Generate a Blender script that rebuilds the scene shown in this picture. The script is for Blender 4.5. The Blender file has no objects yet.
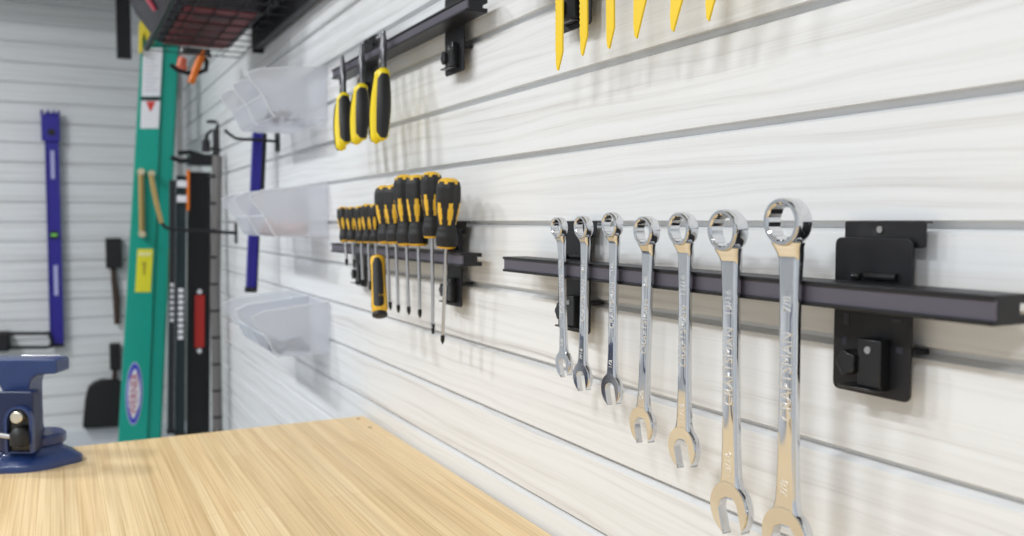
import bpy, bmesh, math, random
from mathutils import Vector, Matrix, noise
R = math.radians
random.seed(7)
C = bpy.context.scene.collection
S = bpy.context.scene

# ------------------------------------------------------------------ camera
EYE = Vector((-0.621, 0.0, 1.35))
FPX = 870.0
cam = bpy.data.cameras.new('camera')
cam.sensor_width = 36.0
cam.lens = FPX / 1024 * 36
cam.clip_start = 0.02
cam.dof.use_dof = True
cam.dof.focus_distance = 0.98
cam.dof.aperture_fstop = 4.9
camo = bpy.data.objects.new('camera', cam)
C.objects.link(camo)
camo.location = EYE
camo.rotation_euler = (R(90 - 3.09), 0, R(-27.56))
S.camera = camo
ROT = camo.rotation_euler.to_matrix()

def at(px, py, X=None, Y=None, Z=None):
    """world point seen at a pixel of the 1024x536 photo on a plane X=, Y= or Z="""
    d = ROT @ Vector(((px - 512) / FPX, -(py - 268) / FPX, -1))
    if X is not None: t = (X - EYE.x) / d.x
    elif Y is not None: t = (Y - EYE.y) / d.y
    else: t = (Z - EYE.z) / d.z
    return EYE + d * t

# ------------------------------------------------------------------ light
S.view_settings.view_transform = 'Standard'
S.view_settings.look = 'None'
S.view_settings.exposure = 0.22
S.view_settings.gamma = 1.0
S.view_settings.use_curve_mapping = False
S.cycles.use_denoising = True
S.cycles.max_bounces = 8
world = bpy.data.worlds.new('world'); S.world = world
world.use_nodes = True
world.node_tree.nodes['Background'].inputs[0].default_value = (0.86, 0.93, 1.0, 1)
world.node_tree.nodes['Background'].inputs[1].default_value = 0.55

def area(name, loc, sx, sy, power, col=(1, 1, 1), rot=(0, 0, 0)):
    l = bpy.data.lights.new(name, 'AREA'); l.shape = 'RECTANGLE'
    l.size = sx; l.size_y = sy; l.energy = power; l.color = col
    o = bpy.data.objects.new(name, l); C.objects.link(o); o.location = loc; o.rotation_euler = rot
    return o
CEIL = 2.95
LX = -2.05
LIGHTS = ((-0.9, LX, 24), (0.6, LX, 23), (1.9, LX, 22), (3.05, LX + .15, 34))
for ly, lx, lp in LIGHTS:
    area('lamp', (lx, ly, CEIL - 0.085), 0.14, 0.42, lp, (0.955, 0.98, 1.0))

# ------------------------------------------------------------------ materials
MATS = {}
def mat(name, col, rough=0.5, metal=0.0, spec=0.5, trans=0.0, alpha=1.0, coat=0.0, bump=0.0, bscale=200, var=0.0, vscale=8):
    m = bpy.data.materials.new(name); m.use_nodes = True
    nt = m.node_tree; b = nt.nodes['Principled BSDF']
    b.inputs['Base Color'].default_value = (*col, 1)
    b.inputs['Roughness'].default_value = rough
    b.inputs['Metallic'].default_value = metal
    b.inputs['Specular IOR Level'].default_value = spec
    b.inputs['Transmission Weight'].default_value = trans
    b.inputs['Alpha'].default_value = alpha
    b.inputs['Coat Weight'].default_value = coat
    tc = nt.nodes.new('ShaderNodeTexCoord')
    if var > 0:
        n = nt.nodes.new('ShaderNodeTexNoise'); n.inputs['Scale'].default_value = vscale
        n.inputs['Detail'].default_value = 5
        nt.links.new(tc.outputs['Object'], n.inputs['Vector'])
        r = nt.nodes.new('ShaderNodeMix'); r.data_type = 'RGBA'
        r.inputs[6].default_value = (*[c * (1 - var) for c in col], 1)
        r.inputs[7].default_value = (*[min(1, c * (1 + var)) for c in col], 1)
        nt.links.new(n.outputs[0], r.inputs[0]); nt.links.new(r.outputs[2], b.inputs['Base Color'])
    if bump > 0:
        n2 = nt.nodes.new('ShaderNodeTexNoise'); n2.inputs['Scale'].default_value = bscale
        nt.links.new(tc.outputs['Object'], n2.inputs['Vector'])
        bp = nt.nodes.new('ShaderNodeBump'); bp.inputs['Strength'].default_value = bump
        bp.inputs['Distance'].default_value = 0.001
        nt.links.new(n2.outputs[0], bp.inputs['Height']); nt.links.new(bp.outputs[0], b.inputs['Normal'])
    MATS[name] = m
    return m

def slat_material():
    m = bpy.data.materials.new('white_washed_slat'); m.use_nodes = True
    nt = m.node_tree; L = nt.links; N = nt.nodes
    b = N['Principled BSDF']; b.inputs['Roughness'].default_value = 0.45
    b.inputs['Specular IOR Level'].default_value = 0.35
    tc = N.new('ShaderNodeTexCoord'); sp = N.new('ShaderNodeSeparateXYZ')
    L.new(tc.outputs['Object'], sp.inputs[0])
    def math_(op, a, v=None, v2=None):
        n = N.new('ShaderNodeMath'); n.operation = op
        if hasattr(a, 'type') or not isinstance(a, (int, float)): L.new(a, n.inputs[0])
        else: n.inputs[0].default_value = a
        for k, q in ((1, v), (2, v2)):
            if q is None: continue
            if isinstance(q, (int, float)): n.inputs[k].default_value = q
            else: L.new(q, n.inputs[k])
        return n.outputs[0]
    y, z = sp.outputs[1], sp.outputs[2]
    idx = math_('FLOOR', math_('DIVIDE', math_('SUBTRACT', z, 0.0284), 0.1016))
    # broad warp that gives the cathedral figure
    wv = N.new('ShaderNodeCombineXYZ')
    L.new(math_('ADD', math_('MULTIPLY', y, 2.2), math_('MULTIPLY', idx, 7.31)), wv.inputs[0])
    L.new(math_('MULTIPLY', z, 14.0), wv.inputs[1]); L.new(idx, wv.inputs[2])
    wn = N.new('ShaderNodeTexNoise'); wn.inputs['Scale'].default_value = 1.0; wn.inputs['Detail'].default_value = 2
    L.new(wv.outputs[0], wn.inputs['Vector'])
    zz = math_('ADD', z, math_('MULTIPLY', wn.outputs[0], 0.032))
    gv = N.new('ShaderNodeCombineXYZ')
    L.new(math_('ADD', math_('MULTIPLY', y, 1.1), math_('MULTIPLY', idx, 3.7)), gv.inputs[0])
    L.new(math_('MULTIPLY', zz, 80.0), gv.inputs[1]); L.new(math_('MULTIPLY', idx, 2.3), gv.inputs[2])
    g = N.new('ShaderNodeTexNoise'); g.inputs['Scale'].default_value = 1.0; g.inputs['Detail'].default_value = 4
    g.inputs['Roughness'].default_value = 0.6
    L.new(gv.outputs[0], g.inputs['Vector'])
    fv = N.new('ShaderNodeCombineXYZ')
    L.new(math_('MULTIPLY', y, 7.0), fv.inputs[0]); L.new(math_('MULTIPLY', zz, 420.0), fv.inputs[1]); L.new(idx, fv.inputs[2])
    f = N.new('ShaderNodeTexNoise'); f.inputs['Scale'].default_value = 1.0; f.inputs['Detail'].default_value = 3
    L.new(fv.outputs[0], f.inputs['Vector'])
    s = math_('ADD', math_('MULTIPLY', g.outputs[0], 0.8), math_('MULTIPLY', f.outputs[0], 0.2))
    r = N.new('ShaderNodeValToRGB')
    e = r.color_ramp.elements
    e[0].position = 0.28; e[0].color = (0.50, 0.49, 0.48, 1)
    e[1].position = 0.70; e[1].color = (0.835, 0.85, 0.865, 1)
    for p, c in ((0.37, (0.68, 0.68, 0.68)), (0.44, (0.765, 0.772, 0.78)), (0.55, (0.82, 0.833, 0.846))):
        q = e.new(p); q.color = (*c, 1)
    L.new(s, r.inputs[0])
    L.new(r.outputs[0], b.inputs['Base Color'])
    bp = N.new('ShaderNodeBump'); bp.inputs['Strength'].default_value = 0.25; bp.inputs['Distance'].default_value = 0.0006
    L.new(f.outputs[0], bp.inputs['Height']); L.new(bp.outputs[0], b.inputs['Normal'])
    return m

def bamboo_material():
    m = bpy.data.materials.new('bamboo_butcher_block'); m.use_nodes = True
    nt = m.node_tree; L = nt.links; N = nt.nodes
    b = N['Principled BSDF']; b.inputs['Roughness'].default_value = 0.38
    tc = N.new('ShaderNodeTexCoord'); sp = N.new('ShaderNodeSeparateXYZ'); L.new(tc.outputs['Object'], sp.inputs[0])
    cb = N.new('ShaderNodeCombineXYZ'); L.new(sp.outputs[1], cb.inputs[0]); L.new(sp.outputs[0], cb.inputs[1])
    br = N.new('ShaderNodeTexBrick')
    br.inputs['Color1'].default_value = (0.80, 0.585, 0.315, 1); br.inputs['Color2'].default_value = (0.86, 0.67, 0.40, 1)
    br.inputs['Mortar'].default_value = (0.70, 0.49, 0.25, 1)
    br.inputs['Scale'].default_value = 1.0; br.inputs['Mortar Size'].default_value = 0.0006
    br.inputs['Brick Width'].default_value = 0.9; br.inputs['Row Height'].default_value = 0.019
    br.inputs['Bias'].default_value = 0.1; br.offset = 0.37
    L.new(cb.outputs[0], br.inputs['Vector'])
    mp = N.new('ShaderNodeMapping'); mp.inputs['Scale'].default_value = (300, 3, 1); L.new(tc.outputs['Object'], mp.inputs[0])
    n = N.new('ShaderNodeTexNoise'); n.inputs['Scale'].default_value = 1; n.inputs['Detail'].default_value = 5; L.new(mp.outputs[0], n.inputs[0])
    mp2 = N.new('ShaderNodeMapping'); mp2.inputs['Scale'].default_value = (40, 0.8, 1); L.new(tc.outputs['Object'], mp2.inputs[0])
    n2 = N.new('ShaderNodeTexNoise'); n2.inputs['Scale'].default_value = 1; n2.inputs['Detail'].default_value = 3; L.new(mp2.outputs[0], n2.inputs[0])
    r = N.new('ShaderNodeValToRGB'); e = r.color_ramp.elements
    e[0].position = .36; e[0].color = (0.86, 0.81, 0.73, 1); e[1].position = .56; e[1].color = (1.03, 1.03, 1.03, 1)
    L.new(n.outputs[0], r.inputs[0])
    r2 = N.new('ShaderNodeValToRGB'); e = r2.color_ramp.elements
    e[0].position = .35; e[0].color = (0.90, 0.87, 0.82, 1); e[1].position = .60; e[1].color = (1.05, 1.05, 1.05, 1)
    L.new(n2.outputs[0], r2.inputs[0])
    mx = N.new('ShaderNodeMix'); mx.data_type = 'RGBA'; mx.blend_type = 'MULTIPLY'; mx.inputs[0].default_value = 1
    L.new(br.outputs[0], mx.inputs[6]); L.new(r.outputs[0], mx.inputs[7])
    mx2 = N.new('ShaderNodeMix'); mx2.data_type = 'RGBA'; mx2.blend_type = 'MULTIPLY'; mx2.inputs[0].default_value = 1
    L.new(mx.outputs[2], mx2.inputs[6]); L.new(r2.outputs[0], mx2.inputs[7])
    L.new(mx2.outputs[2], b.inputs['Base Color'])
    return m

SLAT = slat_material(); BAMBOO = bamboo_material()
chrome = mat('chrome', (0.73, 0.74, 0.76), 0.10, 1.0)
chrome_text = mat('frosted_chrome', (0.93, 0.93, 0.93), 0.35, 1.0)
steel = mat('steel', (0.55, 0.55, 0.56), 0.28, 1.0)
dark_steel = mat('dark_steel', (0.13, 0.13, 0.14), 0.35, 0.9)
black_tip = mat('black_oxide', (0.015, 0.015, 0.016), 0.45, 0.6)
black = mat('black_powder_coat', (0.009, 0.009, 0.012), 0.42, spec=.4, bump=0.25, bscale=900)
black_gloss = mat('black_gloss', (0.012, 0.012, 0.013), 0.22)
magnet = mat('magnet_strip', (0.098, 0.09, 0.118), 0.42, var=0.05, vscale=30)
yellow = mat('yellow_plastic', (0.90, 0.70, 0.01), 0.35)
amber = mat('amber_plastic', (0.86, 0.51, 0.035), 0.38)
rubber = mat('black_rubber', (0.010, 0.010, 0.011), 0.55)
blade_yellow = mat('yellow_paint', (0.92, 0.64, 0.015), 0.4)
green = mat('green_fibreglass', (0.0, 0.34, 0.255), 0.45, var=0.05)
green_dark = mat('green_fibreglass_edge', (0.0, 0.31, 0.235), 0.5)
brass = mat('brass_zinc', (0.50, 0.36, 0.14), 0.38, 0.8)
alu = mat('aluminium', (0.62, 0.62, 0.62), 0.35, 0.9)
white = mat('white_sticker', (0.80, 0.80, 0.84), 0.5)
red = mat('red_print', (0.65, 0.05, 0.04), 0.5)
sticker_yellow = mat('yellow_sticker', (0.80, 0.75, 0.03), 0.5)
sticker_blue = mat('blue_sticker', (0.03, 0.04, 0.50), 0.4)
blue = mat('blue_anodised', (0.030, 0.022, 0.30), 0.35, 0.2)
pale_blue = mat('pale_blue_print', (0.45, 0.45, 0.75), 0.5)
vial = mat('green_vial', (0.25, 0.75, 0.15), 0.15)
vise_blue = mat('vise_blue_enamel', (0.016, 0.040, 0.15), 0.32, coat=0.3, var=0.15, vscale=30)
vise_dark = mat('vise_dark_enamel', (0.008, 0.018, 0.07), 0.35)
case_black = mat('case_black', (0.012, 0.010, 0.018), 0.5)
case_red = mat('case_dark_red', (0.14, 0.008, 0.013), 0.5)
orange = mat('orange_plastic', (0.85, 0.20, 0.015), 0.4)
brown = mat('dark_wood', (0.055, 0.03, 0.022), 0.6)
grey_pole_m = mat('grey_pole', (0.17, 0.16, 0.155), 0.4, 0.3)
curb_m = mat('painted_curb', (0.72, 0.75, 0.80), 0.6, var=0.04)
floor_m = mat('concrete_floor', (0.42, 0.42, 0.41), 0.55, var=0.12, vscale=3)
ceil_m = mat('ceiling_paint', (0.78, 0.78, 0.77), 0.7)
sidewall_m = mat('side_wall_paint', (0.84, 0.85, 0.87), 0.7)
led = mat('light_housing', (0.8, 0.8, 0.8), 0.5)
frame_m = mat('bench_frame', (0.10, 0.10, 0.11), 0.5)
content_m = mat('pinkish_parts', (0.55, 0.36, 0.33), 0.5)
content_d = mat('dark_parts', (0.10, 0.11, 0.14), 0.5)

def bin_material():
    m = bpy.data.materials.new('frosted_clear_plastic'); m.use_nodes = True
    nt = m.node_tree; N = nt.nodes; L = nt.links
    b = N['Principled BSDF']; b.inputs['Base Color'].default_value = (0.90, 0.91, 0.94, 1); b.inputs['Roughness'].default_value = 0.22
    tr = N.new('ShaderNodeBsdfTransparent'); tr.inputs[0].default_value = (0.97, 0.975, 0.99, 1)
    tl = N.new('ShaderNodeBsdfTranslucent'); tl.inputs[0].default_value = (0.90, 0.91, 0.94, 1)
    a = N.new('ShaderNodeMixShader'); a.inputs[0].default_value = 0.5
    L.new(b.outputs[0], a.inputs[1]); L.new(tl.outputs[0], a.inputs[2])
    c = N.new('ShaderNodeMixShader'); c.inputs[0].default_value = 0.62
    L.new(a.outputs[0], c.inputs[1]); L.new(tr.outputs[0], c.inputs[2])
    L.new(c.outputs[0], N['Material Output'].inputs[0])
    return m
BIN = bin_material()
BIN_EDGE = mat('bin_edge_plastic', (0.86, 0.89, 0.93), 0.2, alpha=0.55)

# ------------------------------------------------------------------ mesh helpers
class MB:
    def __init__(s): s.bm = bmesh.new(); s.mi = 0
    def _add(s, vs, fs):
        bv = [s.bm.verts.new(v) for v in vs]
        for f in fs:
            try:
                q = s.bm.faces.new([bv[i] for i in f]); q.material_index = s.mi
            except ValueError: pass
        return bv
    def box(s, x0, x1, y0, y1, z0, z1, M=None):
        vs = [Vector((x, y, z)) for z in (z0, z1) for y in (y0, y1) for x in (x0, x1)]
        if M is not None: vs = [M @ v for v in vs]
        s._add(vs, [(0, 2, 3, 1), (4, 5, 7, 6), (0, 1, 5, 4), (2, 6, 7, 3), (0, 4, 6, 2), (1, 3, 7, 5)]); return s
    def loft(s, rings, caps=True, closed=True):
        n = len(rings[0]); vs = [v for r in rings for v in r]; fs = []
        m = n if closed else n - 1
        for i in range(len(rings) - 1):
            for j in range(m):
                a = i * n + j; b = i * n + (j + 1) % n
                fs.append((a, b, b + n, a + n))
        if caps:
            fs.append(tuple(range(n - 1, -1, -1))); fs.append(tuple((len(rings) - 1) * n + j for j in range(n)))
        s._add(vs, fs); return s
    def prism(s, pts, f, lo, hi):
        """pts: 2D outline; f(a,b,t) -> Vector"""
        return s.loft([[f(a, b, lo) for a, b in pts], [f(a, b, hi) for a, b in pts]])
    def cyl(s, p0, p1, r0, r1=None, n=20):
        r1 = r0 if r1 is None else r1
        p0 = Vector(p0); p1 = Vector(p1); d = (p1 - p0).normalized()
        u = d.orthogonal().normalized(); w = d.cross(u)
        return s.loft([[p + (u * math.cos(2 * math.pi * k / n) + w * math.sin(2 * math.pi * k / n)) * r for k in range(n)] for p, r in ((p0, r0), (p1, r1))])
    def tube(s, pts, r, n=10):
        pts = [Vector(p) for p in pts]; rings = []; u = None
        for i, p in enumerate(pts):
            d = (pts[min(i + 1, len(pts) - 1)] - pts[max(i - 1, 0)]).normalized()
            u = d.orthogonal().normalized() if u is None else (u - d * u.dot(d)).normalized()
            w = d.cross(u); rr = r[i] if isinstance(r, (list, tuple)) else r
            rings.append([p + (u * math.cos(2 * math.pi * k / n) + w * math.sin(2 * math.pi * k / n)) * rr for k in range(n)])
        return s.loft(rings)
    def lathe(s, prof, n=32, o=(0, 0, 0)):
        o = Vector(o)
        return s.loft([[o + Vector((r * math.cos(2 * math.pi * k / n), r * math.sin(2 * math.pi * k / n), z)) for k in range(n)] for r, z in prof])
    def build(s, name, m, parent=None, loc=None, smooth=35, bevel=0, bseg=2, fix=True, rot=None):
        if fix: bmesh.ops.recalc_face_normals(s.bm, faces=s.bm.faces)
        me = bpy.data.meshes.new(name); s.bm.to_mesh(me); s.bm.free()
        for q in (m if isinstance(m, (list, tuple)) else [m]): me.materials.append(q)
        if smooth:
            me.shade_smooth(); me.set_sharp_from_angle(angle=R(smooth))
        o = bpy.data.objects.new(name, me); C.objects.link(o)
        if parent is not None: o.parent = parent
        if loc is not None: o.location = loc
        if rot is not None: o.rotation_euler = rot
        if bevel:
            b = o.modifiers.new('bevel', 'BEVEL'); b.width = bevel; b.segments = bseg; b.limit_method = 'ANGLE'; b.angle_limit = R(40)
            b.harden_normals = False
        return o

def pieces(b, name, m, parent, **kw):
    """build every loose island of the mesh as an object of its own"""
    bm = b.bm; seen = set(); bm.verts.ensure_lookup_table(); out = []
    for v in bm.verts:
        if v in seen: continue
        st = [v]; isl = []
        seen.add(v)
        while st:
            q = st.pop(); isl.append(q)
            for e in q.link_edges:
                w_ = e.other_vert(q)
                if w_ not in seen: seen.add(w_); st.append(w_)
        ix = {q: k for k, q in enumerate(isl)}
        n = MB(); n._add([q.co.copy() for q in isl], [[ix[x] for x in f.verts] for f in {f for q in isl for f in q.link_faces}])
        out.append(n.build(name, m, parent, **kw))
    bm.free(); return out
def tag(o, label=None, cat=None, group=None, kind=None):
    if label: o['label'] = label
    if cat: o['category'] = cat
    if group: o['group'] = group
    if kind: o['kind'] = kind
    return o
def thing(name, label, cat, loc=(0, 0, 0), group=None, rot=(0, 0, 0)):
    o = bpy.data.objects.new(name, None); o.empty_display_size = 0.02
    C.objects.link(o); o.location = loc; o.rotation_euler = rot
    return tag(o, label, cat, group)
def copy_tree(o, parent=None):
    c = o.copy(); C.objects.link(c); c.parent = parent
    for ch in list(o.children): copy_tree(ch, c)
    return c
def text(name, body, size, m, parent, origin, right, up, extrude=0.0004, sx=1.0):
    cu = bpy.data.curves.new(name, 'FONT'); cu.body = body; cu.size = size; cu.extrude = extrude
    cu.align_x = 'CENTER'; cu.align_y = 'CENTER'
    tmp = bpy.data.objects.new(name, cu); C.objects.link(tmp)
    dg = bpy.context.evaluated_depsgraph_get()
    me = bpy.data.meshes.new_from_object(tmp.evaluated_get(dg)); bpy.data.objects.remove(tmp); bpy.data.curves.remove(cu)
    r = Vector(right).normalized(); u = Vector(up).normalized(); n = r.cross(u); o0 = Vector(origin)
    for v in me.vertices:
        c = v.co.copy(); v.co = o0 + r * c.x * sx + u * c.y + n * c.z
    me.materials.clear(); me.materials.append(m)
    o = bpy.data.objects.new(name, me); C.objects.link(o); o.parent = parent
    return o

# ------------------------------------------------------------------ setting
PITCH = 0.1016
YB = 5.13           # back wall
XL = -4.3           # far side wall
CURB = 0.24
def slat_wall(name, length, loc, rotz):
    """slat panelling: face on local x=0 looking towards -x, running along local y"""
    prof = [(0.03, CURB - 0.01), (0.0, CURB - 0.01)]
    k = math.ceil((CURB + 0.02 - EYE.z) / PITCH)
    while EYE.z + k * PITCH < CEIL - 0.01:
        g = EYE.z + k * PITCH
        prof += [(0.0, g - 0.0105), (0.0006, g - 0.0100), (0.0045, g - 0.0082), (0.0110, g - 0.0062), (0.0110, g + .001), (0.0008, g), (0.0, g + 0.0006)]
        k += 1
    prof += [(0.0, CEIL), (0.03, CEIL)]
    b = MB()
    n = len(prof); vs = [Vector((x, y, z)) for y in (0, length) for x, z in prof]
    fs = [(i, i + 1, i + 1 + n, i + n) for i in range(n - 1)] + [(n - 1, 0, n, 2 * n - 1)]
    b._add(vs, fs)
    return tag(b.build(name, SLAT, None, loc, smooth=0, rot=(0, 0, rotz)), kind='structure')
slat_wall('wall_right', YB + 1.2, (0, -1.2, 0), 0)
w = slat_wall('wall_back', -XL, (XL, YB, 0), R(0))
# back wall runs along x: its panel face looks towards -y
for v in w.data.vertices:
    x, y, z = v.co; v.co = (x, y, z)
w.rotation_euler = (0, 0, R(90)); w.location = (0, YB, 0)
b = MB(); b.box(-5, 0.3, -2.4, YB + .3, -0.1, 0); tag(b.build('floor', floor_m, smooth=0), kind='structure')
b = MB(); b.box(-5, 0.3, -2.4, YB + .3, CEIL, CEIL + .1); tag(b.build('ceiling', ceil_m, smooth=0), kind='structure')
b = MB(); b.box(XL - .1, XL, -2.4, YB + .3, 0, CEIL); tag(b.build('wall_left', sidewall_m, smooth=0), kind='structure')
b = MB(); b.box(-0.012, 0.03, -1.2, YB, 0, CURB, None); tag(b.build('baseboard_right', curb_m, smooth=0, bevel=.004), kind='structure')
b = MB(); b.box(XL, 0, YB - 0.012, YB + .03, 0, CURB, None); tag(b.build('baseboard_back', curb_m, smooth=0, bevel=.004), kind='structure')
b = MB(); b.box(-0.028, -0.0005, YB - 0.028, YB - .0005, CURB, CEIL); tag(b.build('trim_1', mat('corner_trim', (.42, .41, .40), .5), smooth=0, bevel=.002), kind='structure')

# ceiling light housings
for i, (y, x, lp) in enumerate(LIGHTS):
    t = thing('ceiling_light', ['white ceiling light behind the viewer', 'white ceiling light level with the chrome wrenches', 'white ceiling light level with the clear bins', 'white ceiling light nearest the back wall'][i], 'light', (x, y, CEIL), group='ceiling lights')
    b = MB(); b.box(-.10, .10, -.25, .25, -.06, 0); b.build('housing', led, t, bevel=.01)

# ------------------------------------------------------------------ workbench
BZ = 0.903
bench = thing('workbench', 'light bamboo workbench top against the white slat wall', 'workbench', (-0.47, 0.8, 0))
b = MB(); b.box(-.53, .464, -1.35, 1.115, BZ - .038, BZ); b.build('worktop', BAMBOO, bench, bevel=.003)
for sx in (-.47, .40):
    for sy in (-1.28, 1.04):
        b = MB(); b.box(sx - .025, sx + .025, sy - .025, sy + .025, 0, BZ - .038); b.build('leg', frame_m, bench, bevel=.003)
b = MB(); b.box(-.49, -.44, -1.25, 1.01, BZ - .1, BZ - .038); b.box(.38, .43, -1.25, 1.01, BZ - .1, BZ - .038)
b.box(-.44, .38, -1.30, -1.26, BZ - .1, BZ - .038); b.box(-.44, .38, 1.02, 1.06, BZ - .1, BZ - .038); b.build('frame', frame_m, bench, bevel=.003)
b = MB(); 
for px, py in ((358.5, 418.8), (370, 427.5)):
    q = at(px, py, Z=BZ) - Vector((-0.47, .8, 0)); b.cyl((q.x, q.y, BZ - .001), (q.x, q.y, BZ + .0006), .0042)
pieces(b, 'screw_head', mat('brown_screw', (.25, .14, .05), .5), bench)

# ------------------------------------------------------------------ magnetic rails on brackets
RF, RB = -0.0560, -0.0185     # rail front / back
def bracket(rail, yc, zc):
    """bracket plate; yc, zc relative to rail root. camera side is -y"""
    p = thing_part = bpy.data.objects.new('bracket', None); C.objects.link(p); p.parent = rail; p.location = (0, yc, zc)
    hw = .039
    def rr(y0, y1, z0, z1, r=.006):
        pts = []
        for cy, cz, a0 in ((y1 - r, z1 - r, 0), (y0 + r, z1 - r, 90), (y0 + r, z0 + r, 180), (y1 - r, z0 + r, 270)):
            for k in range(5):
                a = R(a0 + k * 22.5); pts.append((cy + r * math.cos(a), cz + r * math.sin(a)))
        return pts
    f = lambda a, c, t: Vector((t, a, c))
    b = MB(); b.prism(rr(-hw, hw, -.085, .0475), f, -.0182, -.0152); b.build('plate', black, p, bevel=.0008)
    b = MB(); b.prism(rr(-hw - .0075, hw - .006, .040, .0615, .002), f, -.0135, -.0115); b.box(-.013, -.005, -hw - .0075, hw - .006, .0597, .0612); b.build('hook_lip', black, p, bevel=.0005)
    b = MB(); b.cyl((-.0135, -.004, .0545), (-.0150, -.004, .0545), .0028); b.build('screw', steel, p)
    b = MB(); b.box(-.015, .004, -hw - .001, -hw + .012, -.0465, -.0420); b.build('lower_hook', black, p, bevel=.0008)
    # raised ribs and slots of the plate
    b = MB(); b.cyl((-.0195, .004, .0155), (-.0195, -.026, .0155), .0035, n=12); b.cyl((-.0195, .018, .0145), (-.0195, .010, .0145), .003, n=12); pieces(b, 'pressed_rib', black_gloss, p)
    b = MB(); b.box(-.0186, -.018, -.030, -.021, -.021, -.018); b.box(-.0186, -.018, .022, .028, -.028, -.018); b.box(-.0186, -.018, -.032, -.026, -.046, -.041); b.box(-.0186, -.018, .024, .029, -.046, -.038)
    pieces(b, 'slot', mat('slot_dark', (.025, .025, .04), .5) if 'slot_dark' not in MATS else MATS['slot_dark'], p)
    # locking block with its thumb screw
    b = MB(); b.box(-.030, -.018, -.020, .003, -.076, -.036); b.box(-.036, -.018, -.020, .018, -.0785, -.076); b.build('lock_block', black_gloss, p, bevel=.001)
    b = MB()
    pts = [(.0115 * (1 + .10 * math.cos(5 * a)) * math.cos(a), .0115 * (1 + .10 * math.cos(5 * a)) * math.sin(a)) for a in [2 * math.pi * k / 50 for k in range(50)]]
    b.prism([(y * .8 + .012, z * .9 - .058) for y, z in pts], f, -.034, -.0185); b.build('thumb_knob', black_gloss, p, bevel=.001)
    b = MB(); b.cyl((-.030, -.008, -.045), (-.0312, -.008, -.045), .0030); pieces(b, 'rivet', steel, p)
    return p
def rail(label, y0, y1, zc, brackets, group):
    yc = (y0 + y1) / 2
    t = thing('magnetic_tool_rail', label, 'tool rail', (0, yc, zc), group)
    hl = (y1 - y0) / 2; h = .0106
    # C profile: flanges top and bottom, web set back, magnet strip in the channel
    prof = [(RB, -h), (RF, -h), (RF, -h + .0036), (RF + .005, -h + .0036), (RF + .005, h - .0036), (RF, h - .0036), (RF, h), (RB, h), (RB, .004), (RB - .008, .004), (RB - .008, -.004), (RB, -.004)]
    b = MB(); b.prism(prof, lambda a, c, tt: Vector((a, tt, c)), -hl, hl); b.build('channel', black, t, bevel=.0006)
    b = MB(); b.box(RF + .0022, RF + .0055, -hl + .0005, hl - .0005, -h + .0034, h - .0034); b.build('magnet_strip', magnet, t)
    for by in brackets: bracket(t, by - yc, 0)
    return t
Z1 = at(1000, 310, X=RF).z
print('rail z', Z1, at(505, 262, X=RF), at(465, 8, X=RF).z, at(470, 258, X=RF).z, at(335, 247, X=RF).z)
ZR1 = EYE.z - .0615; ZR2 = EYE.z + .3345
G = 'black magnetic tool rails on the slat wall'
by = lambda px, py: at(px, py, X=-.017).y
rail('black magnetic rail holding the row of chrome wrenches', .372, 1.112, ZR1, (by(872, 300), by(574, 275)), G)
rail('black magnetic rail behind the row of yellow and black screwdrivers', 1.258, 1.998, ZR1, (by(452.5, 265), by(361, 265)), G)
rail('black magnetic rail high up holding three yellow handled pliers', 1.236, 1.975, ZR2, (by(454.5, 40), by(367, 65)), G)
rail('black magnetic rail at top edge holding yellow pointed blades', .372, 1.100, ZR2, (by(872, -30), by(575, 10)), G)

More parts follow.
